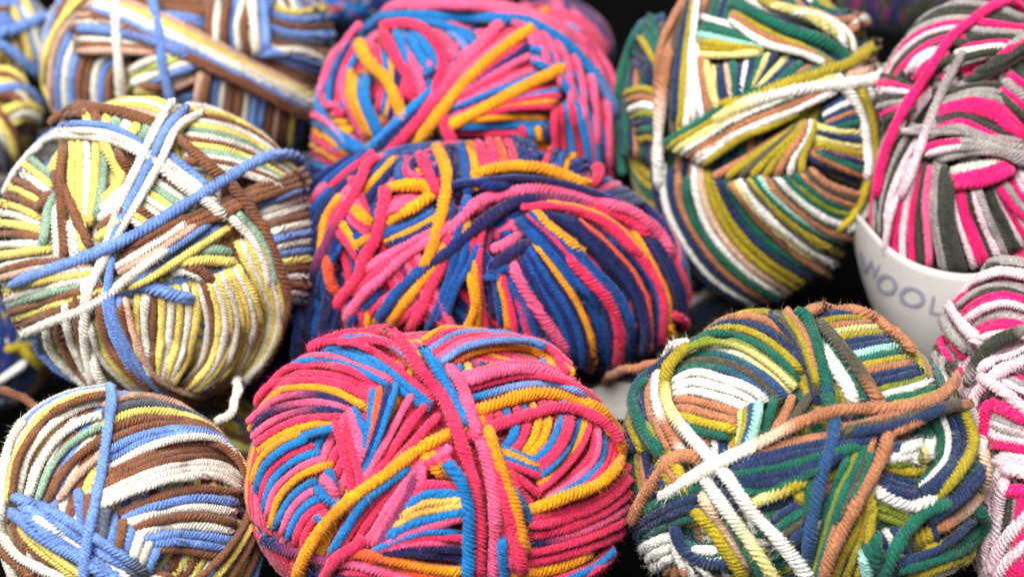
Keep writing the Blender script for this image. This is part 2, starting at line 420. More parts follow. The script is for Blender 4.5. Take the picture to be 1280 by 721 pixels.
# ---- pink, orange and blue ball, bottom centre
C = Ball('yarn_ball', 'fluffy hot pink, orange and blue ball at the bottom centre, frontmost of the heap', BG,
         545, 602, 246, 197, 0, z=.045, W=11.8, pal='prpuop', seed=9, fuzz=.9)
V(290,390,4.242)
C.F('pop(ub)pp','340,220 520,130 680,120 820,170 1000,330','560,170 720,150 850,170 1000,260')
C.F('puu','160,370 300,240 470,175 640,160 780,230 920,340 1080,470','220,340 370,245 500,215 640,235 760,310 880,400 1050,530')
C.F('rup','150,360 330,245 520,235 680,290 860,370','120,430 260,310 420,280 600,300 820,410')
C.F('ppo','50,500 180,390 320,330 500,330 680,380 800,450','40,620 110,530 220,430 380,400 540,420 730,515')
C.F('(rv)(vr)(rv)pou','70,590 150,510 290,450 460,440 640,500','150,790 300,690 430,640 600,600')
V(290,551,4.242)
C.F('oupuro','110,230 150,100 250,10 370,-50','205,470 245,310 360,190 540,115')
C.F('urupp','220,470 300,320 390,240 460,205','370,590 400,470 470,390 560,380')
V(290,390,4.242)
C.F('rpru','590,540 600,700 640,860 720,980','640,500 700,630 740,790')
C.F('utdurpp','745,400 735,560 690,780','880,370 800,600 690,870','1103,540 960,690 800,860 680,980')
C.F('pp','545,560 600,760 650,1000','590,560 650,760 700,980')
V(290,551,4.242)
C.F('ur','510,150 560,330','480,180 560,300',w=13)
C.S('u','440,250 540,330 600,360',w=17)
C.S('u','430,410 500,410')
C.F('pprp','1000,40 830,220 700,380 540,620','1060,110 920,300 800,500 720,640')
C.F('rqqrr','960,200 850,380 740,560','1010,100 1000,320 930,480 820,600')
V(540,551,4.242)
C.F('oop','-60,60 60,200','30,40 170,210')
C.F('puaur','-120,330 -40,240 80,240 190,270','-280,570 -130,490 0,450 180,400')
C.F('uprvv','-320,590 -150,510 0,475 180,490','-300,600 -120,590 60,605 190,610')
C.F('tottpo','-420,640 -200,630 0,670 190,680','-560,800 -200,790 200,790')
V(290,551,4.242)
C.F('od','390,640 350,760','470,660 460,760')
C.F('pvd','560,700 700,700 900,720','500,760 700,760 900,770')
C.S('to','590,590 750,610 900,645 1103,685 1230,690')
C.S('vqrr','150,520 280,580 400,610 500,640 640,655 780,690 1000,760')
C.S('p','700,510 640,570 570,610 520,670 470,760',w=16)
C.S('u','950,130 800,240 700,330 610,460 525,600')
C.S('o','1260,-90 1103,-20 950,70 800,190 680,270 560,370 450,500 390,600 340,740',w=15,lift=.4)
# right half
V(540,390,4.242)
C.F('opbprp','-60,150 80,80 200,75 350,90 520,110 680,200','30,290 180,180 350,145 500,150 620,195 760,320')
C.F('ub','40,270 180,185 350,150 500,155 600,190')
C.S('tooo','70,290 200,215 350,182 500,190 620,230 760,330')
C.F('uaqdoppupopuop','140,270 165,350','650,240 720,330')
C.F('rr','150,350 300,300 450,270 600,290 780,390','160,380 300,330 450,300 620,320 850,450')
C.F('p(ubbq)','190,410 340,370 480,340 620,345 780,400 900,490','190,465 340,420 480,385 620,380 760,410 890,500')
C.F('oopupuopup','200,540 230,640','720,440 760,540')
C.S('o','170,545 320,490 480,440 620,430 780,470 900,520 1000,640',w=15)
V(540,551,4.242)
C.F('upop','450,-110 420,0 370,50','690,-140 640,0 530,120')
C.F('uppuop','690,-140 640,0 550,110','850,-130 800,20 700,150 560,270')
C.F('prupp','860,-100 850,50 740,190 590,300','960,-100 960,80 900,200 760,280 620,320')
C.F('uouppu','360,30 450,70 560,115','360,100 470,140 590,190','410,230 480,340 560,480')
C.S('o','920,-90 985,-30 1010,40 980,140 880,225 720,290 520,370',w=15)
C.F('ppp(vrr)pp','520,410 750,350 930,260 1060,120','490,650 700,600 900,540 1060,480')
C.S('o','400,710 560,690 720,650 850,590',w=15)
C.F('ppuppp','420,760 650,720 850,650 960,560','850,800 900,720 1000,600')
V(540,390,4.242)
C.S('p','180,650 330,600 500,545 680,500 820,530 930,590 1010,680',w=19)
V(540,551,4.242)
C.F('pp','270,-60 310,200 390,480 450,690','330,120 400,350 460,520 480,700')
C.S('o','290,-80 310,-20 360,130 430,320 500,590',w=14,lift=.3)
C.S('u','370,500 375,620 390,760')
C.S('r','265,-20 320,220 335,450 320,760',w=17)
V(540,390,4.242)
C.S('u','-60,180 0,260 90,410 190,610',w=14)
C.F('r','80,280 150,380 200,520 250,680',w=13)
V(290,390,4.242)
C.S('p','400,200 520,150 620,108 700,82 780,75 850,110 930,210 1000,310 1080,400 1150,520 1200,640 1250,780 1290,930 1310,1100 1310,1420',w=18,lift=.4)
V(540,551,4.242)
C.S('u','60,90 150,200 190,330 195,560 185,760',w=15,lift=.3)
C.S('pr','-60,150 30,90 100,30')

# ---- blue and pink ball, centre
D = Ball('yarn_ball', 'dark blue, hot pink and orange ball in the very middle of the heap', BG,
         613, 322, 260, 153, 8, z=.046, W=11.8, pal='UdpUvrd', seed=11, nbase=64)
V(360,290,4.242)
D.F('pUdp','260,20 330,250 300,500','560,0 560,300 500,560')
D.F('prpqrpr','450,120 700,480','660,80 900,560')
D.F('Upodp','330,460 520,300','480,560 760,330')
D.F('dvdUdU','220,-40 100,250 30,420 60,660','270,50 190,300 220,450 260,640')
V(360,150,4.242)
D.F('dUpdrUod','40,420 170,300 400,150','300,640 420,420 600,200')
D.F('rUdopd','60,640 90,480 200,330','240,760 260,560 330,430')
V(360,290,4.242)
D.S('t','205,100 220,250 280,370',w=14)
D.F('rUopo','290,330 330,560','420,400 430,600')
V(360,150,4.242)
D.F('prrdop','330,300 400,450 430,560','240,560 330,680 380,760')
D.F('Uod','310,640 420,600','330,740 470,620')
D.F('oopr','330,420 380,480 450,550','300,480 350,560 440,600')
D.F('UUprd','590,220 580,320 680,350 760,330','700,180 650,260 700,300')
D.F('prrrr','490,470 650,400 730,430','480,500 560,480 640,450')
D.S('o','660,270 720,290')
D.F('UUod','470,610 600,560 790,455','520,660 650,620 800,540')
D.S('o','470,560 600,500 690,445 755,390 730,360 640,345 515,360',w=14)
D.F('pU','690,170 750,290 800,420','840,420 850,560 830,760',w=14)
D.F('UvU','900,600 880,800','960,400 880,640')
D.F('opq','960,520 920,700','1080,560 1040,760')
V(610,150,4.242)
D.F('vUopptpdd','-200,130 -175,260 -165,420','190,60 235,150 240,270')
D.F('pdUo','390,70 330,170 280,270','490,150 420,220 395,300')
D.F('ddd','440,260 530,200 580,260','430,310 520,300 560,330')
D.S('p','480,330 560,330 590,280 575,235',w=14)
# right lobe, shade on it worked in with darker blues
V(610,300,4.242)
D.F('vUopdp','-20,60 20,250 30,420','110,200 200,440 230,600')
D.F('(Up)UvUvd','90,190 170,330 200,450 260,640','180,70 280,280 370,430 450,680')
D.S('r','120,110 190,260 290,410 440,610',w=16)
D.F('UdUvo','190,60 270,240 380,420 450,640','230,10 360,170 480,350 550,540 550,720')
D.F('UUdpUU','140,-110 270,20 430,210 560,390 600,560 620,720','230,-150 400,-20 560,150 700,300 760,450 750,680')
D.S('p','400,70 520,190 640,330 700,480 690,680',w=14)
D.S('o','240,-160 330,-70 430,5 510,75',w=13)
D.F('vvdvvt','270,-165 440,-40 640,150 770,300 820,470 800,640','470,-110 640,30 780,200 850,370 860,600')
D.F('dUpp','600,-30 760,90 870,240 910,400 880,620','700,-40 850,130 930,290 930,560')
D.F('ovdvp','760,-60 880,140 950,300 960,560','900,-30 1010,140 1070,330 1040,560')
D.S('p','960,390 1030,420 1080,520')
D.S('o','960,440 980,540')
D.S('v','-5,170 100,90 215,5',w=15)
D.S('r','20,60 90,20 170,-30',w=13)
D.F('UU','-10,180 130,140','-30,200 100,200')
# arcs
V(610,150,4.242)
D.S('o','-90,295 20,260 150,245 300,260 420,300 540,350',w=14)
D.F('Uv','-270,440 -190,350 -60,330 200,310 400,340 560,385 720,450 830,520')
D.S('d','-60,350 100,350 260,340')
D.S('r','-240,620 -140,520 -60,440 60,400 200,370 400,380 560,430 760,480 900,590 990,720',w=16)
D.F('pppo','170,465 350,465 520,510 650,580 800,720','300,440 500,470 680,560 860,760',lift=.2)
V(360,150,4.242)
V(360,290,4.242)
D.F('rpr','380,220 560,110 760,10 850,-20','300,470 400,330 520,220 620,130 740,50 870,-40')
D.S('p','640,540 720,380 800,200 860,0',w=14)
D.F('UU','730,530 800,380 870,200 900,-20','820,480 890,300 960,180 1030,40')
D.F('po','1020,40 1010,250 1030,400 1050,560','960,190 980,300 990,400 940,540')
D.S('o','860,40 740,220 640,350 520,510',w=13)
D.S('UUdvvqpp','480,470 560,350 680,230 830,110 960,10 1103,-104 1220,-164 1350,-179 1500,-164 1640,-124 1800,-74 1920,20',w=15,lift=.3)
D.S('p','520,-240 500,-100 470,20 400,150 370,240 275,360 220,480 180,620',w=18,lift=.3)
V(360,150,4.242)
D.S('ppqv','480,190 420,230 390,310 320,440 240,570 190,680 140,800 120,900',w=13,lift=.5)
D.S('o','780,130 840,270 830,430 790,580 740,740 700,800',w=15,lift=.5)

for i_, c_ in enumerate('dvUdvdUvd'):
    o_ = i_ * 8 + (i_ % 3) * 2; k_ = .522 + .003 * (i_ % 4)
    D.tail(c_, f'{408+o_*.7},215,{k_+.02} {394+o_*.8},280,{k_} {380+o_},350,{k_-.004} {370+o_},415,{k_-.006} {372+o_},470,{k_+.01} {384+o_},520,{k_+.04}')
# ---- pink and blue ball, behind
E = Ball('yarn_ball', 'hot pink and blue ball with two straight orange strands, at the top centre', BG,
         590, 156, 197, 165, 0, z=.048, W=12, pal='prupod', seed=21, fuzz=.2, step=2.6)
V(380,0,4.242)
E.F('pudpu','180,200 110,400 110,640','330,200 220,420 200,640')
E.F('rpor','100,560 200,560','130,720 300,740')
E.F('puruprr','520,240 560,340 560,480','860,200 720,320 560,400')
E.F('pruuprb','430,150 480,280 560,430 590,560','720,160 830,220 870,330')
E.F('puodp','380,200 420,380 400,600','540,380 520,500 480,660')
E.F('roouu','220,350 200,480 260,620 330,740','340,390 330,520 380,650 420,740')
E.F('puuuu','480,100 680,110 900,170','640,110 800,170 950,260')
E.F('vdr','860,260 760,360 600,440','900,240 800,330 700,420')
E.S('u','480,150 530,280 560,400')
V(560,0,4.242)
E.F('pprrupd','340,130 150,270 -60,480','460,220 200,400 -20,580')
E.F('rprud','480,270 250,390 0,540','620,400 380,470 0,600')
E.F('pupop','620,450 350,510 0,620','580,560 300,580 0,660')
E.F('oup','540,620 350,620 60,640','560,700 300,710 0,700')
E.F('puodu','380,660 420,760','560,660 560,760')
E.F('ruuvuru','400,200 600,300 780,480 860,760 880,1000','440,320 560,380 680,560 740,780 770,1000')
E.F('ppup','560,560 570,780 590,1000','650,520 700,780 740,1000')
E.F('pp','420,195 580,245 700,340 800,480 850,650 880,800 890,1040','400,220 560,280 680,370 780,520 840,680 860,1040')
E.F('rr','-500,60 -300,10 0,5 200,15 380,50 600,140 780,270 880,440 915,620 915,1000','0,35 200,40 350,70')
E.S('buuuubd','-880,400 -770,270 -600,150 -400,90 -180,85 50,95 250,100 400,110 550,180 700,300 800,420 875,560 905,780 900,1020',w=15)
E.S('o','640,345 480,420 250,540 100,620 -40,690',w=14,lift=.3)
V(380,0,4.242)
E.S('p','400,140 580,130 680,200 735,310 710,450 680,600',w=14)
E.S('p','410,160 480,290 560,420 575,540',w=14)
E.S('o','290,210 340,330 440,430 500,560 560,690',w=15,lift=.2)
E.S('rrbb','300,110 220,180 160,260 110,400 75,540 90,640 200,730 330,790',w=11)
V(380,110,4.242)
E.F('ud','700,-10 560,120 450,230 340,340','560,200 470,270 400,330')
E.S('u','60,60 100,150 180,240 320,335',w=12)
E.S('u','400,370 300,330 200,310 120,360 80,450 90,600 100,720',w=13)
E.F('(rb)uopopud','30,120 130,190 250,330','20,420 130,470 250,480')
E.F('p','720,100 760,240 800,330',w=18)
E.S('rp','1060,-360 860,-150 740,0 640,130 520,270 410,380',w=20)
E.S('o','1240,-330 1103,-250 950,-130 800,30 700,160 620,260 520,360',w=16,lift=.4)

# ---- green ball, bottom right
F_ = Ball('yarn_ball', 'teal, mustard, navy and white ball at the bottom right, crossed by white strands', BG,
          1001, 586, 239, 205, 0, z=.047, W=12.2, pal='GNYWTGNL', seed=31, fuzz=.75, nbase=64)
V(760,375,4.242)
F_.F('YTNYGL','540,150 680,60 820,60 940,120 1070,260','360,300 520,210 680,230 840,320 1010,470')
F_.F('(LC)(WC)(GB)D(GB)','380,280 520,225 680,245 840,330 1000,470','330,400 450,355 600,365 760,440 900,570')
F_.F('WWWTTYG','320,440 450,385 600,415 750,470 850,540','360,640 460,690 560,710 660,720')
F_.F('CYBMGTD','710,580 710,680 690,780','800,530 780,660 740,790','1080,490 1010,590 920,720')
F_.F('GNYGNT','140,450 40,560 30,690 100,820','250,380 210,500 230,620 310,800')
F_.F('LTW','200,640 330,860','300,480 310,620 400,760')
F_.S('NG','420,220 300,300 180,400 130,540 190,700 290,820',w=15)
F_.S('WWTW','270,370 250,450 265,570 320,690 430,860',w=14)
F_.S('W','130,460 150,400 220,310 300,250 430,225',w=17)
V(980,375,4.242)
F_.F('NDY T','-80,60 60,220 130,380 180,560','10,40 100,180 190,420')
F_.F('NYTCYNNMGYTNNLWGY','150,95 260,70 420,65','560,560 700,530 850,480')
F_.F('LYWGN','240,350 270,460 290,580','170,120 300,260 420,420 480,560')
F_.S('W','200,240 260,350 320,430 390,560',w=16)
F_.S('DDT','180,110 290,230 380,340 450,450 520,560',w=14)
F_.S('GGGB','50,60 110,80 150,170 190,300 225,430 240,560',w=17,lift=.3)
F_.S('T','120,60 200,38 330,42 430,65 530,110 610,190 700,280',w=14)
V(980,551,4.242)
# right coils
F_.F('YLWN','530,140 640,150 750,150','540,60 640,30 760,0',w=14)
F_.F('WLCW','680,30 700,130','760,-10 780,100',w=12)
F_.F('NNN','500,170 620,210 720,220','500,230 640,280 740,290')
F_.F('GWNNN','780,-160 830,-20 810,110 710,240','930,-170 1000,-20 960,110 840,230 740,290')
F_.F('YW','930,-180 990,-80 1000,20 950,130 800,310','970,-190 1040,-80 1050,40 980,170 880,290')
F_.F('CLL','480,290 600,340 720,400','470,390 600,430 700,470')
F_.S('W','470,250 580,310 690,345 820,290',w=14)
F_.F('GNN','1080,60 980,210 850,330','1060,180 940,300 760,430')
F_.F('NNWND','430,480 560,640 600,760','620,440 700,600 760,720')
F_.F('YYYN','690,470 740,590','800,430 810,560')
F_.S('KKT','1050,40 1075,170 1045,280 940,390 790,480',w=14)
F_.S('Y','940,450 900,510 800,560 730,570')
F_.F('NGYW','1080,330 960,460 800,580 560,660','1090,600 950,660 700,740')
F_.S('G','1030,360 1075,440 1000,540 850,610 600,690',w=15)
F_.S('Y','1060,570 1000,610 850,650 680,730',w=16)
F_.S('W','1030,640 1070,730')
# centre and left
V(760,551,4.242)
F_.F('NGNDNG','800,350 1000,300 1080,220','860,640 1000,520 1100,420')
F_.F('NGDN','880,420 1030,320','940,560 1060,440')
F_.F('YG','1000,230 1030,340','1070,180 1070,420')
F_.F('NGBGWGN','380,500 480,560 600,560','420,700 560,650 680,650')
F_.F('TNGNG','1560,-80 1200,-30 950,20 640,110','1150,120 900,250 650,260')
F_.S('CY','740,335 900,280 1060,205',w=14)
F_.F('YLDG','410,440 560,400','340,130 420,380')
F_.F('GNG','540,215 330,300 110,420','470,390 280,460 90,580')
F_.F('WWW','360,490 200,560 60,650','370,600 250,670 110,760')
F_.S('W','345,540 390,640 440,760',w=14)
F_.S('N','345,430 390,560 500,640 660,650',w=15)
F_.F('WT','430,620 560,740','330,650 290,760')
F_.S('W','430,570 520,580 620,580')
F_.F('NG','570,190 700,420 880,740','590,330 720,560 840,760')
F_.F('G','730,540 800,660 860,780',w=17)
F_.F('NYTY','240,130 350,300','320,60 440,300',w=13)
F_.S('T','510,90 390,80 300,140 225,240 150,370 120,440',w=15,lift=.2)
F_.S('Y','440,350 560,480 640,600 740,760',w=15)
F_.S('K','480,270 590,440 750,690',w=14)
V(980,551,4.242)
F_.F('GLGT','350,60 270,260 220,440 140,760','480,-40 420,160 320,330 180,760')
F_.F('GDG','420,60 330,250 260,470','470,20 410,200 300,440')
F_.F('YY','470,270 400,450 320,600 250,780','480,340 450,540 380,760')
F_.F('MG','420,570 460,760','470,480 520,640')
F_.S('T','560,-180 550,-30 535,40 480,160 350,400 250,600 200,760',w=15,lift=.2)
F_.S('G','890,325 760,370 650,480 570,620 510,760',w=16,lift=.4)
F_.F('TDN','1000,-200 700,-150 500,-110 270,-50','880,-190 700,-120 560,-80 340,-40',w=13)
F_.S('T','760,-130 650,-80 540,-40',w=13)
F_.F('W','580,80 640,40 740,10',w=13)
V(980,375,4.242)
F_.S('GBBBB','230,480 265,620 255,740 210,900 160,1120 125,1350 110,1460',w=14,lift=.4)
V(760,551,4.242)
F_.S('WC','480,150 600,330 740,520 900,760',w=15,lift=.2)
F_.S('YYCWWWWWW','430,-520 385,-475 318,-386 300,-246 350,-126 440,-20 530,80 640,200 760,370 900,520 1080,740',w=15,lift=.5)
V(980,375,4.242)
F_.S('TTTTTKWWW','925,375 900,440 830,510 740,545 600,565 400,575 250,590 100,640 0,690 -200,790 -400,890 -660,1050',w=15,lift=.6)
F_.tail('T','850,448,.50 810,456,.50 785,461,.505 768,466,.52 758,478,.545',w=11)

# ---- green ball, behind
G = Ball('yarn_ball', 'tall blurred mustard, teal, tan and white ball beside the white paper band', BG,
         938, 168, 170, 219, 0, z=.060, W=12, pal='GNYWTGND', seed=41, fuzz=.2, step=2.6)
V(760,0,3.605)
G.F('NGNTGNDN','130,60 60,300 60,700','260,100 230,400 230,760')
G.F('YTWLNGY','60,430 150,400 240,430','130,640 180,620 260,640')
G.S('Y','150,160 190,240 220,320')
G.F('GYN','180,60 240,260','100,250 220,380')
V(920,0,3.605)
G.F('GNTWTYNY','330,20 450,60 560,40','560,270 600,190 680,120')
G.F('NBWNTNG','380,500 480,430 600,380','400,590 500,560 600,540')
G.F('CNCYTN','340,560 450,590 600,600','330,690 450,720 610,770')
V(760,0,3.605)
G.F('NTYNkGNWNGCN','400,300 520,500','760,230 640,420')
G.F('CNGT','830,230 720,350 640,430','920,290 780,380 700,430')
G.F('WGGMYYC','400,70 550,120 720,210','390,250 540,250 700,235')
G.F('DYWWTCN','320,280 290,450 290,640','500,300 520,500 520,620')
V(760,190,3.605)
G.F('NWNTG','210,20 220,200 290,390 430,570 640,700','350,110 365,250 450,400 600,560 780,680')
G.F('WKYYNG','390,40 400,200 470,370 600,520 800,660','520,120 640,320 780,450 960,560')
V(920,190,3.605)
G.F('TCWDYGMT','-30,130 90,290 250,440 450,590','110,100 250,240 400,340 560,400')
G.F('TDWGLGTDT','120,120 260,250 400,350 570,400','320,70 420,150 580,200')
G.F('DNTGN','300,20 420,90 590,170','340,-20 470,20 600,60')
V(760,190,3.605)
G.F('TYDYYTWY','470,118 600,40 760,-60 860,-130','870,118 880,20 910,-60 930,-150')
V(760,0,3.605)
G.F('TTDNYW','360,-40 240,200 215,480','400,-20 380,200 350,600')
G.F('WWTC','375,160 375,400 390,560','430,260 470,420 500,520')
G.F('GYCWDTWY','240,650 400,560 600,440 780,370 980,300','420,750 600,620 750,560 860,500')
G.F('GYCWTW','230,660 420,550 600,440 780,370 1060,290','380,720 540,620 700,550 850,490 1040,400')
G.S('TW','270,200 255,320 235,480 225,690 235,860',w=15)
V(920,0,3.605)
G.F('YWNGYTW','60,-20 200,30 400,70 560,260','-20,30 130,110 300,200 480,310','-40,90 150,205 300,240 420,300')
G.F('YCW','80,0 200,30 330,70','250,60 400,80 500,150 540,250')
G.S('GGL','-30,10 100,70 250,140 400,190 480,240 530,320 560,410 600,520 620,600',w=15)
G.F('CkW','480,300 640,210 700,250','480,370 620,350 720,290')
G.F('YW','540,380 600,490 625,640 600,800 540,950 430,1060','570,370 650,500 665,660 640,820 580,960 480,1060')
G.S('W','430,330 520,430 575,560 590,700 590,820',w=14)
G.S('YY','-100,470 0,470 200,385 400,320 520,280 640,190',w=14)
G.S('CWW','-120,560 0,485 200,420 400,385 540,370 640,350 700,290',w=15,lift=.3)
V(760,0,3.605)
G.S('BGGG','180,-20 140,120 70,240 45,380 35,520 30,640 60,800',w=13,lift=.4)

# ---- pink and grey ball with the paper band, upper right
H = Ball('yarn_ball', 'pink, charcoal and grey ball wrapped in a white paper band with printed letters', BG,
         1217, 236, 150, 243, 0, z=.066, W=12, pal='hexfex', seed=51, fuzz=.2, step=2.6)
V(1080,0,3.605)
H.F('exxehfxhx','30,330 90,180 210,80 380,20 560,30 760,100','130,400 200,300 280,230 400,190 520,210')
H.F('hffhx','170,320 240,240 340,200','240,400 290,320 400,250')
H.F('xhfxehx','30,340 100,350 220,400','60,560 140,520 240,490')
H.F('hexwhxeh','330,360 450,300 600,250','500,100 640,120 760,140')
H.F('exxxhe','400,400 520,360 640,290 800,200','640,230 700,180 800,120')
H.F('xeehhxxhe','360,440 500,390 640,390 820,490','280,620 420,570 560,640 760,730')
H.F('hehx','640,330 760,420','600,420 760,560')
V(1080,160,3.605)
H.F('hexexf','150,-60 60,200 40,420 45,520','280,0 170,180 110,370 100,490')
H.F('fhfhxr','220,130 140,330 100,520 110,660','300,160 280,350 300,640')
H.F('eexxx','330,110 310,340 360,660','390,210 390,420 450,660')
H.F('fhhxfexxfhf','400,260 430,430 500,640','620,260 700,390 780,520')
H.F('hehff','600,260 720,400 790,440','700,180 740,260 800,330')
H.F('whh','390,200 500,180 640,150','400,250 540,240 680,190',w=15)
H.F('eee','330,150 470,110 600,110 740,170','290,90 450,60 600,90 760,130')
H.F('eee','150,10 300,20 450,20 620,90 740,110','250,0 400,-20 560,40 740,60')
V(1080,0,3.605)
H.F('hh','340,490 450,465 600,495 690,560 760,680','340,520 450,500 580,530 680,600')
H.F('hf','250,680 330,650 470,640','270,700 340,680 470,655')
H.S('eeff','470,210 440,250 390,340 330,460 270,620 205,800 160,900',w=11,lift=.4)
H.S('h','760,-20 620,10 500,80 380,180 300,310 200,460 130,600 80,740 62,860 66,900',w=13,lift=.4)

# ---- pink and grey ball, right edge
I = Ball('yarn_ball', 'pale pink, neon pink and grey ball at the bottom right edge, without a band', BG,
         1302, 545, 145, 234, 0, z=.052, W=12.2, pal='fhexff', seed=61, fuzz=.75)
V(1140,300,5.15)
I.F('heeexf','180,420 300,220 460,110 640,110 820,150','260,430 400,260 540,200 660,200 820,240')
I.F('fhe','260,400 400,270 540,215 720,235 900,280','280,430 420,320 560,290 760,320 900,360')
I.F('exhhf','280,430 420,330 560,300 760,340','330,530 450,450 600,410 780,450')
I.F('fehhf','340,560 480,470 650,470 800,520','410,650 520,610 650,600 800,640')
I.F('fehexx','170,290 260,480 470,710','60,470 60,650 160,860')
I.F('hxe','130,420 160,620 260,820','100,480 100,650 180,860')
I.F('fe','165,320 290,510 450,670','150,380 230,560 360,720',w=15)
V(1140,440,5.15)
I.F('hxxee','330,100 250,200 240,330','150,0 190,150 250,260')
I.F('xee','430,330 370,480 420,720','520,400 640,440 800,500')
I.F('fefxf','480,200 600,130 800,40','540,60 650,20 800,-60')
I.F('hef','640,150 760,200','560,180 800,290')
I.S('x','430,300 480,270 560,270 660,330 800,420',w=17)
I.F('hh','510,330 620,370 800,450','530,350 640,400 800,480',w=15)
I.F('efeff','500,420 640,470 800,530','480,520 600,560 800,590')
I.F('hh','500,580 640,580 800,630','500,600 640,610 800,650')
I.F('fff','560,650 660,670 800,700','500,700 600,720 800,760')
I.S('h','440,740 460,560 465,430 500,340 560,330',w=17)
V(1140,581,5.15)
I.F('hxxehhfh','600,180 570,450 560,760','800,150 760,420 720,800')
I.S('h','590,175 660,165 800,155',w=16)
I.S('f','800,80 660,30 560,30',w=16)
I.F('hhh','690,520 640,640 600,780','800,380 780,560 760,760')
I.F('fef','470,-40 440,200 430,400 460,780','560,10 510,180 480,400 480,760')
I.S('f','600,70 560,200 545,400 510,600',w=16)
I.S('f','800,250 700,370 600,490 520,620 470,740',w=17,lift=.2)
I.S('f','800,460 700,540 600,640 520,780',w=17)
V(1140,440,5.15)
I.S('f','350,270 340,300 400,150 480,80 560,40')
I.S('f','380,390 400,290 470,210 560,130 640,90 800,20',w=16)
I.S('f','430,150 500,200 580,250 680,330 800,420',w=16,lift=.3)
V(1140,300,5.15)
I.S('exxe','350,940 380,840 440,740 530,660 640,610 800,550',w=14,lift=.4)

# ---- cream and blue ball, upper left, behind
J = Ball('yarn_ball', 'blurred cream, blue and brown ball at the top left, crossed by pale slanting strands', BG,
         236, 70, 188, 163, 0, z=.055, W=12.3, pal='wnbnwyb', seed=71, fuzz=.1, step=3)
V(50,0,3.605)
J.F('ykbwbnnwbn','230,-40 80,120 20,300 30,540','430,280 330,320 310,540')
J.F('bnwnk','140,120 350,140 540,190 720,270','150,230 350,230 560,240')
J.F('wlwbwk','380,330 520,265 720,220','440,470 600,400 740,330')
J.F('yyn','420,410 520,440','440,390 560,400')
J.F('nnknwn','180,40 300,60 480,160 720,260','120,130 300,100 480,180')
V(220,0,3.605)
J.F('knbwnnwbbnknyb','110,300 90,560','580,440 530,740')
J.F('ybnbsnwbnn','400,20 520,60 760,20','340,270 500,340 700,440')
J.F('nbbn','-60,40 60,60 130,80','-60,110 60,120 140,150')
J.F('nwnbwnwb','150,-20 150,230','440,-20 370,120 400,260')
J.F('wb','340,-20 370,240','390,-20 410,240')
J.F('bw','360,250 480,240 700,310','440,230 560,230 680,280')
J.F('kywwbnn','-360,-20 -100,60 200,210 420,330 660,440','-420,60 -100,200 200,330 420,440 640,560')
V(50,0,3.605)
J.S('b','140,125 350,145 530,195 700,270',w=13)
J.S('w','335,-30 342,100 352,250 375,480',w=12,lift=.4)
J.S('b','490,-30 535,120 550,270 600,490',w=12,lift=.4)

# ---- far left pair
K = Ball('yarn_ball', 'blurred yellow, brown and blue ball cut off by the top left corner', BG,
         -18, 48, 82, 82, 0, z=.052, W=13, pal='ynbwb', seed=81, fuzz=.1, step=3, nbase=36)
V(0,0,3.605)
K.F('bnybwnb','20,-60 120,100 150,320','190,-60 230,100 200,300')
K.F('ynybw','0,30 80,200 100,340','100,20 170,200 200,330')
K.F('nbb','-60,60 60,40','-60,110 80,90')
K.S('b','-40,150 60,130 150,95 240,60',w=14)
K.S('b','-40,180 60,235 130,300 200,350',w=13)
K2 = Ball('yarn_ball', 'small blurred yellow and brown ball at the left edge under a blue strand', BG,
         -12, 150, 72, 68, 0, z=.035, W=13, pal='ynywk', seed=83, fuzz=.1, step=3, nbase=36)
K2.F('kyynywn','-60,260 60,270 120,420','-60,420 60,430 150,520')
K2.F('ywyn','0,520 120,470 200,520','20,620 120,570 180,620')
K2.F('nyws','-20,480 60,600 100,720','-60,560 0,660 40,780')
K2.S('b','-40,415 60,395 130,410 190,470 240,540',w=12)
# ---- others peeping out behind
Lb = Ball('yarn_ball', 'blurred pink and orange ball peeping out between the top pink and green balls', BG,
         688, 62, 92, 78, 0, z=.030, W=13, pal='prqdpd', seed=91, fuzz=.1, step=3, nbase=54)
V(560,0,4.242)
Lb.F('rprpqdp','480,60 640,80 760,160 860,300','560,160 680,200 780,330')
Lb.S('o','440,110 500,70 560,40',w=11)
Lb.S('b','560,130 650,150 740,200',w=13)
Mb = Ball('yarn_ball', 'dim plum pink ball at the top edge behind the paper banded one', BG,
         1120, -8, 92, 66, 0, z=.030, W=13, pal='xqxvx', seed=95, fuzz=.1, step=3, nbase=54)
Pb = Ball('yarn_ball', 'dim dark blue ball at the top edge between cream and pink balls', BG,
         446, 2, 62, 46, 0, z=.020, W=13, pal='dduopd', seed=97, fuzz=.1, step=3, nbase=54)
# ---- lower layer seen through the gaps
Q1 = Ball('yarn_ball', 'shaded navy and mustard ball low in the gap at the left edge', BG,
         -8, 440, 92, 84, 0, z=-.012, W=13, pal='NNdYWn', seed=101, fuzz=.1, step=3, nbase=36)
V(0,380,5.15)
Q1.S('Y','20,300 130,270 260,260',w=10)
Q1.S('Y','130,280 200,340 290,430',w=12)
Q1.S('W','-20,510 80,440 180,370',w=10)
Q2 = Ball('yarn_ball', 'shaded olive and navy ball low in the gap between the two green balls', BG,
         842, 345, 96, 96, 0, z=.008, W=13, pal='NDWYDN', seed=103, fuzz=.1, step=3, nbase=54)
Q3 = Ball('yarn_ball', 'shaded yellow and grey ball low in the gap left of the frontmost pink ball', BG,
         268, 545, 88, 80, 0, z=-.006, W=13, pal='sYnlsx', seed=105, fuzz=.1, step=3, nbase=36)
Q4 = Ball('yarn_ball', 'shaded ball with plain white paper band, low in the gap right of centre', BG,
         772, 506, 84, 76, 0, z=-.006, W=13, pal='dvxd', seed=107, fuzz=.1, step=3, nbase=36)

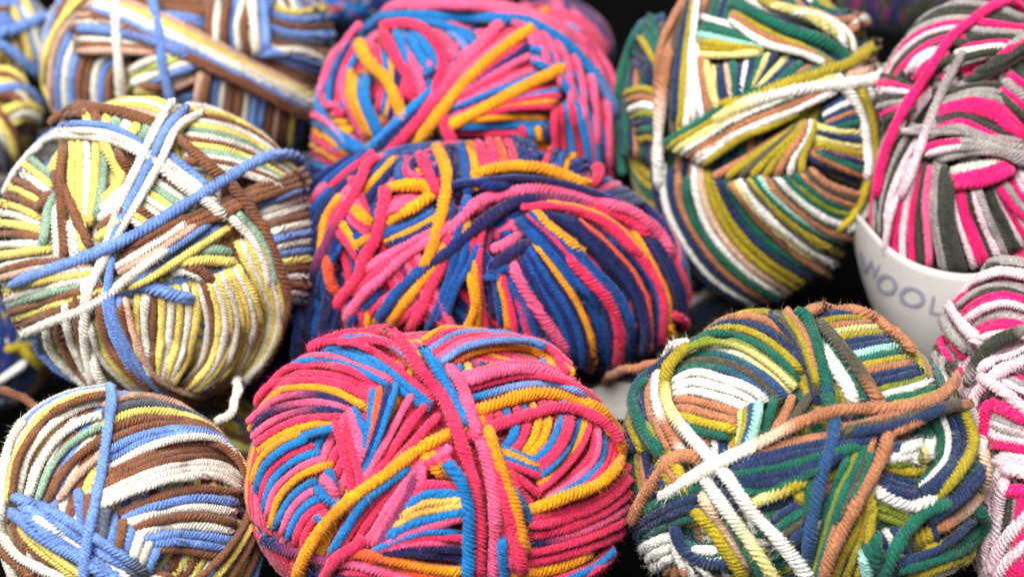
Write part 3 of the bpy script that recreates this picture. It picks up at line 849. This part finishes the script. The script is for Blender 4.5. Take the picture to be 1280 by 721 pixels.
Q5 = Ball('yarn_ball', "shaded dark blue ball low in the gap right of the large cream ball", BG,
         372, 430, 84, 100, 0, z=.004, W=13, pal='dvdvdUd', seed=109, fuzz=.1, step=3, nbase=54)
Q6 = Ball('yarn_ball', 'shaded purple ball low in the gap left of the top pink ball', BG,
         392, 262, 70, 84, 0, z=.016, W=13, pal='dvqdUxd', seed=113, fuzz=.1, step=3, nbase=54)
Q7 = Ball('yarn_ball', 'shaded charcoal and brown ball low under the top left cream ball', BG,
         60, 215, 120, 70, 0, z=.000, W=13, pal='nsxnwx', seed=117, fuzz=.1, step=3, nbase=54)
Q8 = Ball('yarn_ball', 'shaded dark green ball low in the gap between the top pink and green balls', BG,
         775, 205, 62, 120, 0, z=.012, W=13, pal='NGNxDN', seed=119, fuzz=.1, step=3, nbase=54)

# ================================================================ paper bands and lettering
def band(ball, top, bot, h=1.1, thick=.12, n=70, m=14, name='paper_band'):
    Pt = catmull(np.array(top, float), n); Pb = catmull(np.array(bot, float), n)
    t = np.linspace(0, 1, m)[:, None, None]
    px = (Pt[None] * (1 - t) + Pb[None] * t).reshape(-1, 2)
    def lay(hh):
        cr = np.stack([smooth1(v, 9) for v in np.random.default_rng(5).normal(0, 1, (m, n))]); cr = sum(np.roll(cr, k, 0) for k in (0, 1, 2)).ravel() * .7
        return ball.onto(ball.q(px), np.full(len(px), hh) + cr)[0]
    o, i_ = lay(h * ball.wr + thick), lay(h * ball.wr)
    Vv = np.vstack([o, i_]) - ball.base; k = n * m
    a = np.arange(m - 1)[:, None] * n; b = np.arange(n - 1)[None]
    q1 = np.stack([a + b, a + n + b, a + n + b + 1, a + b + 1], -1).reshape(-1, 4)
    ed = [np.arange(n), np.arange(n) + (m - 1) * n, np.arange(m) * n, np.arange(m) * n + n - 1]
    Q = [q1, q1[:, ::-1] + k]
    for e in ed:
        Q.append(np.stack([e[:-1], e[1:], e[1:] + k, e[:-1] + k], 1))
    return link_mesh(name, Vv, np.vstack(Q), PAPER, ball.root)
tb = [(1048,240),(1074,268),(1090,287),(1107,305),(1135,324),(1171,337),(1210,342),(1260,334),(1310,312),(1350,270)]
bb = [(1040,330),(1062,400),(1080,430),(1100,452),(1135,472),(1171,482),(1210,486),(1260,480),(1310,460),(1370,400)]
hb = band(H, tb, bb)
def strokes(ball, polys, parent, h):
    Vv = []; Q = []; c = 0
    for px, wd in polys:
        T = np.gradient(px, axis=0); T /= np.linalg.norm(T, axis=1, keepdims=True) + 1e-9
        Nn = np.stack([-T[:, 1], T[:, 0]], 1); wd = np.asarray(wd)[:, None] / 2
        e = np.vstack([px + Nn * wd, px - Nn * wd])
        P = ball.onto(ball.q(e), np.full(len(e), h))[0] - ball.base
        n = len(px); i = np.arange(n - 1)
        Vv.append(P); Q.append(np.stack([i, i + 1, i + n + 1, i + n], 1) + c); c += 2 * n
    o = link_mesh('lettering', np.vstack(Vv), np.vstack(Q), INK, parent); o['label'] = 'printed letters reading WOOL'
def ringp(cx, cy, rx, ry, ang, thick):
    t = np.linspace(0, 2 * math.pi, 60); c, s_ = math.cos(math.radians(ang)), math.sin(math.radians(ang))
    x = rx * np.cos(t); y = ry * np.sin(t)
    return np.stack([cx + x * c - y * s_, cy + x * s_ + y * c], 1), thick * (.55 + .45 * np.abs(np.cos(t)))
def linep(a, b, w):
    p = np.linspace(a, b, 12); return p, np.full(12, w)
LT = [ringp(1108,355,11.5,10,36,5), ringp(1140,371,14,10.5,18,5.5),
      linep((1077,314),(1083,338),3), linep((1083,338),(1089,325),2.4), linep((1089,325),(1092,345),3), linep((1092,345),(1099,330),2.4),
      linep((1167,370),(1163,390),4), linep((1163,390),(1178,393),3)]
strokes(H, LT, hb, H.wr * 1.1 + 2.0)
band(Q4, [(725,492),(750,482),(780,478),(810,484),(845,500)], [(725,510),(750,520),(780,524),(820,524),(845,515)])

# ================================================================ ground under the heap, coloured as gap shade
Vt = [(-1.2,-.6,-.062),(1.2,-.6,-.062),(1.2,2.4,-.062),(-1.2,2.4,-.062)]
tr = link_mesh('ground', np.array(Vt), [(0,1,2,3)], GAP_SHADE, smooth=False); tr['kind'] = 'structure'

# ================================================================ light, camera
w = bpy.data.worlds.new('World'); scene.world = w; w.use_nodes = True
bgn = w.node_tree.nodes['Background']; bgn.inputs[0].default_value = (.92, .95, 1, 1); bgn.inputs[1].default_value = AMB
def area(name, loc, tgt, size, power, col):
    l = bpy.data.lights.new(name, 'AREA'); l.shape = 'DISK'; l.size = size; l.energy = power; l.color = col
    o = bpy.data.objects.new(name, l); COL.objects.link(o); o.location = loc
    import mathutils
    o.rotation_euler = (mathutils.Vector(tgt) - mathutils.Vector(loc)).to_track_quat('-Z', 'Y').to_euler()
area('ceiling_lamp', KEYLOC, (0, .38, .04), KEYSIZE, KEYW, (1, .97, .92))
cam = bpy.data.cameras.new('camera'); co = bpy.data.objects.new('camera', cam); COL.objects.link(co); scene.camera = co
co.location = CAM; co.rotation_euler = (math.pi / 2 - PITCH, 0, 0)
cam.sensor_fit = 'HORIZONTAL'; cam.sensor_width = 36; cam.lens = 36 * FPX / 1280; cam.clip_start = .01; cam.clip_end = 20
cam.dof.use_dof = True; cam.dof.focus_distance = FOCUS; cam.dof.aperture_fstop = FSTOP
vs = scene.view_settings; vs.view_transform = 'Standard'; vs.look = 'None'; vs.exposure = EXPO; vs.gamma = 1
scene.render.film_transparent = False
